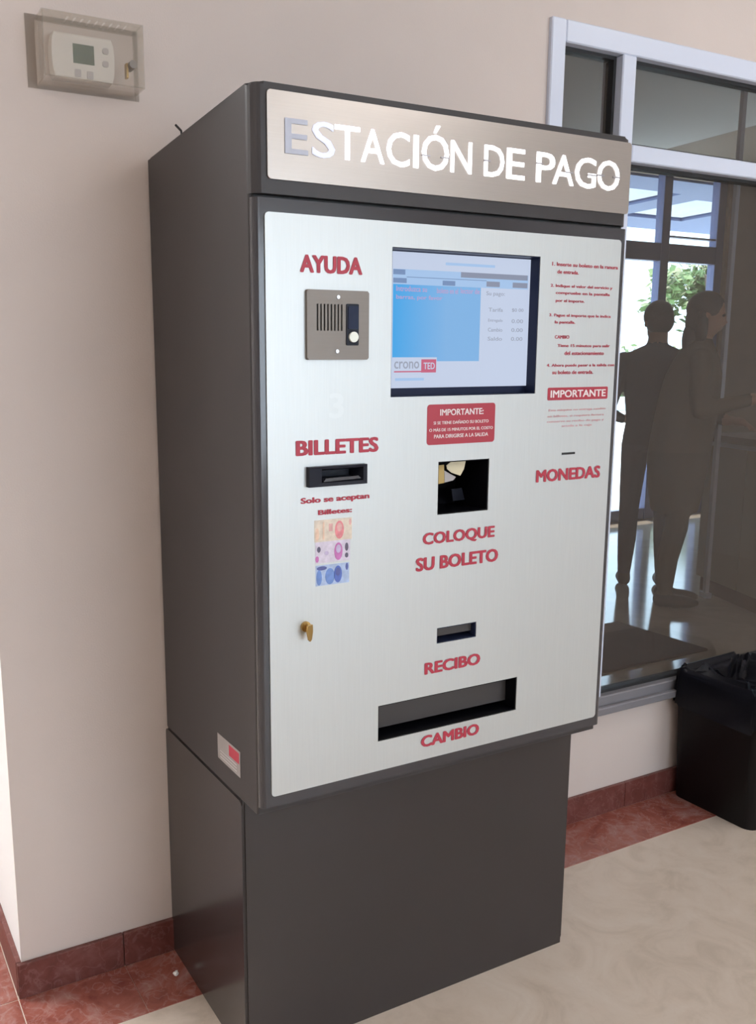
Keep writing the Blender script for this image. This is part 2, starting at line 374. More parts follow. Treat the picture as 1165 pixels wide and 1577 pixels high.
for a, b_ in zip(DX, DX[1:]):
    box('door_header', a+.05, b_-.05, LY+.02, LY+.10, 2.27, 2.42, 'door_frame', D1, .004, 1)
    box('bottom_rail', a+.05, b_-.05, LY+.03, LY+.09, 0.0, .10, 'door_frame', D1, .004, 1)
    for c, d_ in ((.10, 2.27), (2.42, 3.0)):
        bm = bmesh.new(); bm.faces.new([bm.verts.new(v) for v in ((a+.045, LY+.06, c), (b_-.045, LY+.06, c), (b_-.045, LY+.06, d_), (a+.045, LY+.06, d_))])
        fin('pane', bm, 'clear_glass', D1)
for xx in (5.92, 6.13): cylo('pull_handle', (xx, LY-.02, .85), (xx, LY-.02, 1.25), .014, 'aluminium', D1)
box('glazing_bar', DX[2]+.05, DX[3]-.05, LY+.03, LY+.08, 2.475, 2.49, 'door_frame', D1)

# ---------------- outdoors beyond the entrance
tag(box('ground_outside', -20, 60, LY+.15, 80, -.12, -.02, 'pavement'), 'pale sunlit pavement outside the entrance', kind='structure')
CN = empty('entrance_canopy', (6.5, LY+.2, 2.95)); tag(CN, 'blue painted porch canopy with translucent roof panels outside the entrance', 'canopy')
bm = bmesh.new(); abox(bm, 3.0, 12.0, LY+.16, 6.0, 2.98, 3.06)
roof = fin('roof_slab', bm, 'canopy_blue', CN)
cut(roof, [(6.1, 6.85, 4.35, 5.1, 2.9, 3.2), (7.25, 8.2, 4.5, 5.45, 2.9, 3.2)])
box('roof_panel', 6.1, 6.85, 4.35, 5.1, 3.0, 3.03, 'canopy_panel', CN); box('roof_panel', 7.25, 8.2, 4.5, 5.45, 3.0, 3.03, 'canopy_panel', CN)
for xx in (3.2, 11.8): cylo('canopy_post', (xx, 5.8, -.02), (xx, 5.8, 2.98), .06, 'canopy_blue', CN)
tag(box('low_planter_wall', 8, 40, 19.5, 19.9, -.02, .42, 'kerb', None, .02, 1), 'low pale planter wall in front of the trees outside', 'planter wall')
def tree(name, label, x, y, h, r, n, leaf=.2):
    t_ = empty(name, (x, y, -.02)); tag(t_, label, 'tree', 'trees outside the entrance')
    bm = bmesh.new(); cyl(bm, (x, y, -.02), (x+.1, y, h*.55), .14, 10, .09); cyl(bm, (x+.1, y, h*.45), (x+.7, y+.2, h*.75), .07, 8, .03); cyl(bm, (x+.1, y, h*.45), (x-.6, y-.2, h*.78), .07, 8, .03)
    fin('trunk', bm, 'bark', t_)
    bm = bmesh.new(); rs = random.Random(int(x*100))
    cl = [(rs.gauss(0, r*.45), rs.gauss(0, r*.45), rs.gauss(0, r*.35)) for _ in range(14)]
    for i in range(n):
        c = rs.choice(cl); p = Vector((x+c[0]+rs.gauss(0, r*.22), y+c[1]+rs.gauss(0, r*.22), max(.7, h*.72+c[2]+rs.gauss(0, r*.22))))
        u = Vector((rs.gauss(0, 1), rs.gauss(0, 1), rs.gauss(0, 1))).normalized(); v = u.orthogonal().normalized(); s = leaf*rs.uniform(.6, 1.3)
        bm.faces.new([bm.verts.new(q) for q in (p-u*s, p+v*s*.5, p+u*s, p-v*s*.5)])
    cr_ = fin('crown', bm, 'leaf', t_); cr_['kind'] = 'stuff'
tree('leafy_tree', 'leafy green tree seen through the right hand door leaf', 21.6, 15.3, 4.9, 1.15, 2600, .15)
tree('leafy_tree', 'smaller tree standing beside the leafy green tree outside', 27.5, 17.0, 5.2, 1.5, 2000)
hd = empty('clipped_hedge', (24, 26, -.02)); tag(hd, 'dark clipped hedge behind the low planter wall', 'hedge')
bm = bmesh.new(); rs = random.Random(3)
for i in range(6000):
    p = Vector((rs.uniform(10, 36), 26+rs.uniform(-.5, .5), rs.uniform(0, 2.0+.35*math.sin(i))))
    u = Vector((rs.gauss(0, 1), rs.gauss(0, 1), rs.gauss(0, 1))).normalized(); v = u.orthogonal().normalized(); s = .22*rs.uniform(.6, 1.3)
    bm.faces.new([bm.verts.new(q) for q in (p-u*s, p+v*s*.5, p+u*s, p-v*s*.5)])
fin('hedge_leaves', bm, 'leaf', hd)['kind'] = 'stuff'
box('hedge_core', 10, 36, 25.7, 26.3, -.02, 1.7, 'bark', hd)

# ---------------- ceiling lamps of the hall (above and behind the camera), and added fills
def lamp(x, y, label, z=3.0, mat=None):
    o = empty('ceiling_lamp', (x, y, z)); tag(o, label, 'ceiling lamp', 'recessed ceiling lamps of the hall')
    bm = bmesh.new(); 
    for q in ((-.62, .62, -.32, -.3), (-.62, .62, .3, .32), (-.62, -.6, -.3, .3), (.6, .62, -.3, .3)): abox(bm, x+q[0], x+q[1], y+q[2], y+q[3], z-.035, z)
    fin('lamp_frame', bm, 'lamp_frame', o); box('diffuser', x-.6, x+.6, y-.3, y+.3, z-.03, z-.005, mat or ('lamp_white' if z < 3.05 else 'fill_lobby'), o)
lamp(2.3, -1.2, 'white panel ceiling lamp in front of the tinted window')
lamp(2.3, -3.6, 'white panel ceiling lamp in the middle of the hall')
lamp(-.2, -3.6, 'white panel ceiling lamp opposite the payment kiosk')
lamp(3.4, 1.6, 'ceiling lamp panel added to brighten the lobby over the door mat', z=LC)
lamp(-1.7, 1.3, 'ceiling lamp panel added in the side passage to brighten the return wall', mat='fill_passage'); lamp(-1.9, -2.2, 'white panel ceiling lamp at the mouth of the passage')

# ================================================================== THE PAYMENT KIOSK
K = empty('payment_kiosk', (.415, -.25, 0))
tag(K, 'tall charcoal parking payment kiosk with a brushed steel front against the wall', 'kiosk')
KX0, KX1 = 0.0, .832
YF = -.500           # front face of door
DB, DT = .583, 1.628 # door bottom and top
Yp = YF-.0025        # face of the steel panel
def corner_prism(bm, x0, x1, y0, y1, z0, z1, r, zback=None, seg=6):
    """box whose two front (y0) vertical edges are rounded"""
    pts = [(x1, y1), (x0, y1)]
    for i in range(seg+1):
        a = math.radians(180+90*i/seg); pts.append((x0+r+r*math.cos(a), y0+r+r*math.sin(a)))
    for i in range(seg+1):
        a = math.radians(270+90*i/seg); pts.append((x1-r+r*math.cos(a), y0+r+r*math.sin(a)))
    zb = z1 if zback is None else zback
    top = lambda y_: zb+(z1-zb)*(y1-y_)/(y1-y0)
    A = [bm.verts.new((x, y_, z0)) for x, y_ in pts]; B = [bm.verts.new((x, y_, top(y_))) for x, y_ in pts]; n = len(pts)
    bm.faces.new(A); bm.faces.new(B[::-1])
    for i in range(n): bm.faces.new([A[i], A[(i+1) % n], B[(i+1) % n], B[i]])
# pixel rectangles on the panel -> x0 x1 z0 z1
def R(tl, tr, br, bl, y=YF):
    a, b_, c, d_ = [onY(*q, y) for q in (tl, tr, br, bl)]
    return ((a.x+d_.x)/2, (b_.x+c.x)/2, (c.z+d_.z)/2, (a.z+b_.z)/2)
SCR = R((604, 382), (832, 394), (823, 604), (600, 614))
TIC = R((675, 711), (753, 706), (750, 785), (672, 793))
REC = R((672, 967), (733, 957), (732, 980), (672, 991))
CHG = R((581, 1088), (796, 1041), (793, 1090), (582, 1144))
BIL = R((471, 719), (561, 713), (560, 743), (471, 751))
def hole(r, depth, g=0): return (r[0]-g, r[1]+g, YF-.05, YF+depth, r[2]-g, r[3]+g)
holes = [hole(SCR, .05), hole(TIC, .10), hole(REC, .035), hole(CHG, .07), hole(BIL, .04)]

bm = bmesh.new(); corner_prism(bm, KX0, KX1, YF+.016, -.012, .566, DT+.006, .004)
body = fin('cabinet', bm, 'charcoal', K); cut(body, holes)
bm = bmesh.new(); corner_prism(bm, KX0, KX1, YF, -.012, DT+.006, 1.80, .022, 1.782)
bmesh.ops.bevel(bm, geom=[e for e in bm.edges if min(v.co.z for v in e.verts) > 1.77], offset=.004, segments=2, affect='EDGES')
fin('header_housing', bm, 'charcoal', K)
bm = bmesh.new(); corner_prism(bm, KX0, KX1, YF, YF+.0125, DB, DT, .0124)
door = fin('front_door', bm, 'charcoal_gloss', K); cut(door, holes)
bm = bmesh.new(); corner_prism(bm, KX0+.006, KX1-.006, YF+.0126, YF+.0159, DB+.004, DT+.005, .003)
gap = fin('door_gap_shade', bm, 'gap_black', K); cut(gap, holes)  # black strip painting the shade inside the gap behind the door
# base with side covers
BY = -.420
bm = bmesh.new(); abox(bm, KX0+.001, KX1-.001, BY, -.010, 0, .5655)
bmesh.ops.bevel(bm, geom=[e for e in bm.edges if abs(e.verts[0].co.z-e.verts[1].co.z) > .1], offset=.003, segments=2, affect='EDGES')
base = fin('base', bm, 'charcoal_base', K)
for s, xx in ((-1, KX0+.001), (1, KX1-.001)):
    prof = []   # outline in y,z with rounded top corners
    for (y_, z_) in rounded(BY+.004, -.006, .004, .561, .010): prof.append((y_, z_))
    bm = bmesh.new(); a0 = xx+s*.0030; A = [bm.verts.new((xx, y_, z_)) for y_, z_ in prof]; B = [bm.verts.new((a0, y_, z_)) for y_, z_ in prof]
    bm.faces.new(A); bm.faces.new(B[::-1])
    for i in range(len(prof)): bm.faces.new([A[i], A[(i+1) % len(prof)], B[(i+1) % len(prof)], B[i]])
    fin('side_cover', bm, 'charcoal_base', base)

# header plate and its stencil-cut lit letters
HP = rplate('header_plate', .026, .826, 1.656, 1.789, .006, YF-.003, YF, 'steel_header', K, .0006)
hy = YF-.003
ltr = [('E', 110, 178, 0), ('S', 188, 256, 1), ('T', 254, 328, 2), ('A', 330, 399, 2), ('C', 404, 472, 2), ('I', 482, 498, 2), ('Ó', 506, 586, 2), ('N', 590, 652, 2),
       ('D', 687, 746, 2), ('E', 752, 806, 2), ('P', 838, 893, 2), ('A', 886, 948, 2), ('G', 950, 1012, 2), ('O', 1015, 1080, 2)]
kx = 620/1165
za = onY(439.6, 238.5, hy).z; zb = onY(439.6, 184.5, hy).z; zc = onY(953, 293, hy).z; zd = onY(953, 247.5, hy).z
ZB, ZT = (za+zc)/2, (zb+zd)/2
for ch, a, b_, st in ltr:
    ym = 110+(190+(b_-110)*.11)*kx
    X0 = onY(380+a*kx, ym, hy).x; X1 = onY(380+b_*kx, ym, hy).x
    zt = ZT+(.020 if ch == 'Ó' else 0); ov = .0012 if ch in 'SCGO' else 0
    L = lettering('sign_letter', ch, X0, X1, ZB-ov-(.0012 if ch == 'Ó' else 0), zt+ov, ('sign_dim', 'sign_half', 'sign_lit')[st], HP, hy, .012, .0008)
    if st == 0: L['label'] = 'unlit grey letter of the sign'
    brs = {'O': ((0, .3, .45, .5), (.7, 1, .45, .5)), 'Ó': ((0, .3, .40, .44), (.7, 1, .40, .44)), 'D': ((0, .3, .47, .52),), 'P': ((0, .3, .60, .64),), 'A': ((.6, .95, .42, .46),), 'G': ((.6, 1, .42, .46),)}.get(ch, ())
    if ch == 'A' and a < 500: brs = ()
    for q in brs:
        box('stencil_bridge', X0+(X1-X0)*q[0]-.0004, X0+(X1-X0)*q[1]+.0004, hy-.0019, hy-.0001, ZB+(ZT-ZB)*q[2], ZB+(ZT-ZB)*q[3], 'sign_bridge', HP)

# steel panel
FP = rplate('front_panel', .020, .813, .604, 1.606, .007, Yp, YF, 'steel_panel', K, .0005)
cut(FP, holes)
for s, bl, tr, bo in (('AYUDA', (461.8, 419.5), (558.4, 397), .055), ('BILLETES', (455.5, 703), (583.4, 672.5), .05), ('Solo se aceptan', (463, 779), (569.2, 758.6), .05),
                  ('Billetes:', (489.9, 793.5), (542.4, 781), .05), ('COLOQUE', (650.9, 843), (762.5, 809), .05), ('SU BOLETO', (640.2, 881), (767.8, 844), .05),
                  ('RECIBO', (653.6, 1039.6), (740.2, 1004.8), .05), ('CAMBIO', (648.2, 1152), (738.4, 1113), .05), ('MONEDAS', (825.3, 743.5), (925.2, 716.5), .05)):
    o = tpx('lettering', s, bl, tr, 'red_print', FP, Yp, bo); o['label'] = 'red word ' + s
def z5(x, y): return (800+x/3.755, 360+y/3.755)
for s, xa, xb, ya, yb, h in (
    ('1. Inserte su boleto en la ranura', 190, 572, 192, 200, 22), ('de entrada.', 220, 345, 232, 234, 22),
    ('2. Indique el valor del servicio y', 180, 540, 318, 322, 22), ('compruebe en la pantalla', 210, 525, 358, 362, 22), ('por el importe.', 210, 378, 402, 402, 22),
    ('3. Pague el importe que le indica', 172, 530, 488, 487, 22), ('la pantalla.', 205, 325, 525, 525, 22),
    ('CAMBIO', 205, 290, 608, 606, 20), ('Tiene 15 minutos para salir', 220, 525, 662, 660, 22), ('del estacionamiento', 260, 490, 703, 700, 22),
    ('4. Ahora puede pasar a la salida con', 158, 550, 776, 770, 22), ('su boleto de entrada.', 190, 428, 815, 808, 22)):
    p0, p1 = onY(*z5(xa, ya), Yp), onY(*z5(xb, yb-h), Yp)
    zb_ = (p0.z + onY(*z5(xb, yb), Yp).z)/2; zt_ = (onY(*z5(xa, ya-h), Yp).z+p1.z)/2
    lettering('instruction_line', s, p0.x, p1.x, zb_, zt_, 'red_print', FP, Yp, .035, .0004)
for s, xa, xb, ya, yb in (('Esta máquina no entrega cambio', 170, 500, 1030, 1020), ('en billetes, si requiere factura', 163, 490, 1064, 1056), ('conserve su recibo de pago y', 160, 490, 1094, 1086), ('acuda a la caja', 245, 420, 1122, 1112)):
    p0, p1 = onY(*z5(xa, ya), Yp), onY(*z5(xb, yb-16), Yp)
    zb_ = (p0.z + onY(*z5(xb, yb), Yp).z)/2; zt_ = (onY(*z5(xa, ya-16), Yp).z+p1.z)/2
    lettering('instruction_line', s, p0.x, p1.x, zb_, zt_, 'pale_print', FP, Yp, .01, .0004)
lettering('residue_mark', '3', *[(lambda a, b: (a.x, b.x, a.z, b.z))(onY(507, 645, Yp), onY(530, 605, Yp))][0], 'residue', FP, Yp, .03, .0002)
# red notices
nr = R(z5(165, 890), z5(512, 884), z5(510, 950), z5(163, 968), Yp)
N1 = rplate('notice_strip', *nr, .003, Yp-.0006, Yp, 'red_notice', FP); N1['label'] = 'red strip reading IMPORTANTE'
def z4(x, y): return (580+x/4.161, 360+y/4.161)
nr2 = R(z4(328, 1100), z4(765, 1078), z4(752, 1328), z4(320, 1360), Yp)
N2 = rplate('notice_plate', *nr2, .006, Yp-.0006, Yp, 'red_notice', FP); N2['label'] = 'red rounded notice headed IMPORTANTE:'
lettering('notice_text', 'IMPORTANTE', nr[0]+.007, nr[1]-.006, nr[2]+.005, nr[3]-.005, 'white_print', FP, Yp-.0006, .03, .0004)
w_, h_ = nr2[1]-nr2[0], nr2[3]-nr2[2]
for s, a, b_, c, d_, bo in (('IMPORTANTE:', .18, .82, .72, .88, .03), ('SI SE TIENE DAÑADO SU BOLETO', .09, .90, .505, .60, .02), ('O MÁS DE 15 MINUTOS POR EL COSTO', .03, .97, .33, .425, .02), ('PARA DIRIGIRSE A LA SALIDA', .10, .90, .16, .255, .02)):
    lettering('notice_text', s, nr2[0]+w_*a, nr2[0]+w_*b_, nr2[2]+h_*c, nr2[2]+h_*d_, 'white_print', FP, Yp-.0006, bo, .0004)
# printed banknote pictures
def z6(x, y): return (420+x/5.295, 650+y/5.295)
notes = ((R(z6(336, 795), z6(652, 785), z6(642, 958), z6(345, 976), Yp), ((.72, .62, .52), (.78, .55, .42), (.74, .25, .28), (.70, .40, .38))),
         (R(z6(346, 978), z6(636, 958), z6(626, 1128), z6(350, 1152), Yp), ((.66, .60, .72), (.55, .46, .66), (.55, .18, .46), (.12, .10, .16))),
         (R(z6(352, 1166), z6(626, 1148), z6(622, 1305), z6(350, 1340), Yp), ((.42, .52, .74), (.16, .27, .60), (.10, .16, .50), (.10, .12, .34))))
ni = 0
for q, cs in notes:
    ni += 1
    for j, c in enumerate(cs): plain('note%d%d' % (ni, j), c, .55, var=.12, vscale=120)
    N = box('banknote_picture', q[0], q[1], Yp-.0004, Yp, q[2], q[3], 'note%d0' % ni, FP)
    N['label'] = ('pale orange and red banknote print', 'lilac and magenta banknote print', 'blue banknote print')[ni-1]
    w_, h_ = q[1]-q[0], q[3]-q[2]
    def el(cx, cz, rx, rz, mat, k_=0):
        plate('banknote_mark', [(q[0]+w_*(cx+rx*math.cos(i*math.tau/18)), q[2]+h_*(cz+rz*math.sin(i*math.tau/18))) for i in range(18)], Yp-.0007-.0003*k_, Yp-.0004-.0003*k_, mat, FP)
    el(.66, .48, .12, .42, 'note%d2' % ni); el(.66, .60, .07, .20, 'note%d3' % ni if ni != 2 else 'note21', 1)
    if ni == 1:
        el(.07, .35, .05, .3, 'note11'); el(.95, .8, .03, .15, 'note13'); box('banknote_mark', q[0]+w_*.22, q[0]+w_*.26, Yp-.0007, Yp-.0004, q[2]+h_*.1, q[2]+h_*.9, 'note11', FP)
        box('banknote_mark', q[0]+w_*.38, q[0]+w_*.48, Yp-.0007, Yp-.0004, q[2]+h_*.45, q[2]+h_*.8, 'note13', FP)
    if ni == 2:
        el(.90, .65, .05, .2, 'note23'); el(.90, .25, .05, .12, 'note23'); el(.10, .65, .05, .14, 'note23'); el(.32, .45, .06, .1, 'note21'); el(.05, .2, .05, .15, 'note22')
    if ni == 3:
        el(.42, .42, .14, .40, 'note31'); el(.10, .40, .08, .38, 'note31'); el(.18, .85, .15, .1, 'note33'); el(.93, .8, .04, .18, 'note33')

# intercom
IR = R((470, 442), (566, 453), (563, 555), (469, 553))
iy = Yp-.006
IC = rplate('intercom_plate', *IR, .003, iy, Yp, 'steel_intercom', K, .002)
def z3(x, y): return (400+x/3.883, 310+y/3.883)
g0 = onY(*z3(340, 612), iy); g1 = onY(*z3(496, 775), iy)
w_ = (g1.x-g0.x); slots = []
for i in range(8):
    a = g0.x+w_*(i+.08)/7.55; slots.append((a, a+w_*.062, iy-.01, iy+.0035, g1.z, g0.z))
cut(IC, slots)
for s in slots: box('speaker_slot', s[0], s[1], iy+.0025, iy+.0034, s[4], s[5], 'gap_black', IC)
br = R(z3(519, 612), z3(594, 616), z3(588, 862), z3(516, 862), iy)
bp_ = rplate('button_plate', *br, .002, iy-.0015, iy, 'dark_plate', IC)
c_ = onY(*z3(559, 812), iy-.0015); rr = (br[1]-br[0])*.36
cylo('call_button', (c_.x, iy-.0055, c_.z), (c_.x, iy-.0015, c_.z), rr, 'button_white', IC, 24)
cr2 = R(z3(528, 625), z3(588, 630), z3(586, 765), z3(526, 765), iy); rplate('name_window', *cr2, .002, iy-.0028, iy-.0015, 'navy_plastic', IC)
for q in ((470, 573), (464, 897)):
    c_ = onY(*z3(*q), iy); cylo('plate_screw', (c_.x, iy-.0016, c_.z), (c_.x, iy, c_.z), .0032, 'aluminium', IC, 14)

# display behind the opening
DP = empty('display'); DP.parent = K; DP.matrix_parent_inverse = world(K).inverted()
DP.location = ((SCR[0]+SCR[1])/2, YF+.03, SCR[2]); DP.location = Vector(DP.location)
g = .0004; sd = YF+.022
bm = bmesh.new()
for q in ((SCR[0]+g, SCR[0]+.0014, SCR[2]+g, SCR[3]-g), (SCR[1]-.0014, SCR[1]-g, SCR[2]+g, SCR[3]-g), (SCR[0]+.0014, SCR[1]-.0014, SCR[2]+g, SCR[2]+.0014), (SCR[0]+.0014, SCR[1]-.0014, SCR[3]-.0014, SCR[3]-g)):
    abox(bm, q[0], q[1], YF-.001, sd+.02, q[2], q[3])
abox(bm, SCR[0]+.0014, SCR[1]-.0014, sd+.004, sd+.02, SCR[2]+.0014, SCR[3]-.0014)
fin('display_bezel', bm, 'navy_plastic', DP)
def zs(x, y): return (580+x/4.161, 360+y/4.161)
LA = R(zs(112, 108), zs(995, 160), zs(962, 968), zs(97, 996), sd)
LA = (max(LA[0], SCR[0]+.003), LA[1], LA[2], min(LA[3], SCR[3]-.003))
box('screen', LA[0], LA[1], sd, sd+.004, LA[2], LA[3], 'scr_white', DP)
def sx(u): return LA[0]+(LA[1]-LA[0])*u
def sz(v): return LA[3]-(LA[3]-LA[2])*v
def srect(u0, u1, v0, v1, mat, k=1, name='screen_block'): return box(name, sx(u0), sx(u1), sd-.0002*k, sd, sz(v1), sz(v0), mat, DP)
srect(0, .62, .135, .80, 'scr_blue'); srect(.0, .98, .125, .235, 'scr_pale', 2)
srect(0, .08, .128, .165, 'scr_slate', 3); srect(.47, .975, .125, .165, 'scr_grey', 3); srect(0, .09, .19, .225, 'scr_slate', 3); srect(.34, .43, .195, .23, 'scr_slate', 3)
srect(.66, .76, .185, .225, 'scr_grey', 3); srect(.86, .975, .185, .225, 'scr_grey', 3); srect(.09, .66, .178, .183, 'scr_slate', 3)
srect(.635, .98, .236, .98, 'scr_white', 3); srect(0, .31, .77, .985, 'scr_white', 3)
sy_ = sd-.0007
def st(s, u0, u1, v0, v1, mat, bo=.01): lettering('screen_text', s, sx(u0), sx(u1), sz(v1), sz(v0), mat, DP, sy_, bo, .0002)
st('Introduzca su', .02, .23, .245, .285, 'scr_pink'); st('boleto en el', .30, .45, .25, .29, 'scr_pink'); st('lector de', .47, .61, .245, .285, 'scr_pink'); st('barras, por favor', .02, .34, .31, .35, 'scr_pink')
st('Su pago:', .66, .80, .26, .30, 'scr_txt')
for s, r_, v in (('Tarifa', '$0 00', .385), ('Entregado', '0.00', .47), ('Cambio', '0.00', .54), ('Saldo', '0.00', .61)):
    st(s, .68, .79, v, v+.03, 'scr_txt'); st(r_, .86, .95, v, v+.03, 'scr_txt')
st('crono', .012, .185, .80, .855, 'scr_txt', .015); srect(.20, .305, .785, .885, 'scr_red', 4); lettering('screen_text', 'TED', sx(.215), sx(.295), sz(.86), sz(.81), 'scr_white', DP, sd-.0009, .02, .0002)
srect(.012, .20, .872, .882, 'scr_red', 4); srect(.02, .22, .925, .945, 'scr_pale', 4)
srect(.36, .72, .06, .08, 'scr_pale', 2)

# banknote acceptor: black bezel standing proud, mouth recessed
BA = empty('banknote_slot'); BA.parent = K; BA.matrix_parent_inverse = world(K).inverted(); BA.location = ((BIL[0]+BIL[1])/2, YF, BIL[2])
bm = bmesh.new(); w_, h_ = BIL[1]-BIL[0], BIL[3]-BIL[2]
ox0, ox1, oz0, oz1 = BIL[0]+.0003, BIL[1]-.0003, BIL[2]+.0003, BIL[3]-.0003
ix0, ix1, iz0, iz1 = BIL[0]+w_*.22, BIL[1]-w_*.06, BIL[2]+h_*.18, BIL[3]-h_*.14
yb0, yb1 = Yp-.010, YF+.030
out = [(ox0, oz0), (ox1, oz0), (ox1, oz1), (ox0, oz1)]; inn = [(ix0, iz0), (ix1, iz0), (ix1, iz1), (ix0, iz1)]
mo = [bm.verts.new((a, yb0, b_)) for a, b_ in out]; mi = [bm.verts.new((a, yb0+.002, b_)) for a, b_ in inn]
cx, cz = (ix0+ix1)/2, (iz0+iz1)/2
dp_ = [bm.verts.new((cx+(a-cx)*.8, YF+.025, cz+(b_-cz)*.45)) for a, b_ in inn]; bk = [bm.verts.new((a, yb1, b_)) for a, b_ in out]
for i in range(4):
    j = (i+1) % 4
    bm.faces.new([mo[i], mo[j], mi[j], mi[i]]); bm.faces.new([mi[i], mi[j], dp_[j], dp_[i]]); bm.faces.new([mo[j], mo[i], bk[i], bk[j]])
bm.faces.new(dp_); bm.faces.new(bk[::-1])
fin('slot_bezel', bm, 'dark_plate', BA)
plate('mouth_lip', [(ix0+w_*.04, iz0+h_*.04), (ix1-w_*.03, iz0+h_*.10), (ix1-w_*.08, iz0+h_*.24), (ix0+w_*.08, iz0+h_*.20)], yb0+.004, yb0+.010, 'charcoal_gloss', BA)

def tub(name, r, depth, mat, parent, g=.0004, t_=.0016):
    bm = bmesh.new(); a, b_, c, d_ = r[0]+g, r[1]-g, r[2]+g, r[3]-g; y0, y1 = YF-.001, YF+depth-.0006
    for q in ((a, a+t_, c, d_), (b_-t_, b_, c, d_), (a+t_, b_-t_, c, c+t_), (a+t_, b_-t_, d_-t_, d_)): abox(bm, q[0], q[1], y0, y1-.002, q[2], q[3])
    abox(bm, a, b_, y1-.002, y1, c, d_)
    return fin(name, bm, mat, parent)
def sub(name, r):
    e = empty(name); e.parent = K; e.matrix_parent_inverse = world(K).inverted(); e.location = ((r[0]+r[1])/2, YF, r[2]); return e
# ticket reader
TK = sub('ticket_reader', TIC); tub('reader_recess', TIC, .10, 'recess_black', TK)
def z7(x, y): return (600+x/4.481, 680+y/4.481)
def poly(pts, y, mat, name, th=.0012):
    q = [onY(*z7(*p), y) for p in pts]; return plate(name, [(v.x, v.z) for v in q], y, y+th, mat, TK)
poly([(395, 165), (440, 128), (530, 122), (515, 190), (490, 236), (430, 215), (400, 190)], YF+.018, 'paper_cream', 'ticket_guide')
poly([(338, 165), (378, 160), (380, 285), (334, 294)], YF+.022, 'ochre', 'guide_arm')
poly([(380, 200), (460, 245), (440, 268), (382, 283)], YF+.026, 'button_grey', 'guide_bracket')
poly([(430, 330), (500, 320), (520, 400), (440, 410)], YF+.06, 'dark_plate', 'scanner_window')
# receipt slot
RC = sub('receipt_slot', REC); tub('slot_recess', REC, .035, 'navy_plastic', RC)
box('receipt_flap', REC[0]+.003, REC[1]-.003, YF+.010, YF+.012, REC[2]+(REC[3]-REC[2])*.34, REC[3]-.002, 'recess_grey', RC)
# change tray
CT = sub('change_tray', CHG); tub('tray_recess', CHG, .07, 'recess_black', CT)
fl = box('tray_flap', CHG[0]+.0025, CHG[1]-.0025, YF+.028, YF+.031, CHG[2]+.012, CHG[3]-.0025, 'recess_grey', CT)
# coin slot
a, b_ = onY(*z5(246, 1278), Yp), onY(*z5(322, 1264), Yp)
zc_ = (onY(*z5(246, 1272), Yp).z+onY(*z5(322, 1268), Yp).z)/2
box('coin_slot', a.x, b_.x, Yp-.0006, Yp, zc_-.0022, zc_+.0022, 'gap_black', K)
# lock with its key
c_ = onY(400+158/2.24, 920+100/2.24, Yp)
LK = empty('door_lock'); LK.parent = K; LK.matrix_parent_inverse = world(K).inverted(); LK.location = (c_.x, Yp, c_.z)
cylo('lock_cylinder', (c_.x, Yp-.004, c_.z), (c_.x, Yp, c_.z), .0095, 'brass', LK)
box('key_blade', c_.x-.0016, c_.x+.0016, Yp-.014, Yp-.004, c_.z-.006, c_.z+.004, 'brass', LK)
bm = bmesh.new(); prism(bm, [(-.007, .006), (.007, .006), (.008, -.006), (.005, -.020), (.001, -.024), (-.004, -.020), (-.008, -.006)], -.0015, .0015)
bmesh.ops.rotate(bm, verts=bm.verts, cent=(0, 0, 0), matrix=Matrix.Rotation(math.radians(25), 3, 'Z')); bmesh.ops.translate(bm, verts=bm.verts, vec=(c_.x, Yp-.016, c_.z))
fin('key_bow', bm, 'brass', LK)
# maker sticker on the side
def onX(x, y, X=0.0):
    v = ray(x, y); return CAMP + v*((X-CAMP.x)/v.x)
p = [onX(*q) for q in ((336, 1130), (371, 1158), (370, 1197), (336, 1166))]
y0, y1 = (p[0].y+p[3].y)/2, (p[1].y+p[2].y)/2; z1_, z0_ = (p[0].z+p[1].z)/2, (p[2].z+p[3].z)/2
stk = box('maker_sticker', -.0006, 0, y1, y0, z0_, z1_, 'pale_sticker' if 'pale_sticker' in MATS else plain('pale_sticker', (.30, .27, .26), .6).name, body)
stk['label'] = 'pale sticker with a red square'
yy = y0+(y1-y0)*.52; box('sticker_mark', -.0010, -.0006, y1+(y0-y1)*.04, yy, z0_+(z1_-z0_)*.5, z1_-(z1_-z0_)*.08, 'red_print', body)
for k_ in range(3): box('sticker_mark', -.0009, -.0006, y1+(y0-y1)*.15, y0-(y0-y1)*.12, z0_+(z1_-z0_)*(.12+.12*k_), z0_+(z1_-z0_)*(.16+.12*k_), 'button_grey', body)
# small cable stub on the roof
bm = bmesh.new(); cyl(bm, (.012, -.175, 1.782), (.012, -.170, 1.800), .0022, 8); cyl(bm, (.012, -.170, 1.800), (.005, -.160, 1.812), .0022, 8)
fin('cable_stub', bm, 'gap_black', K)

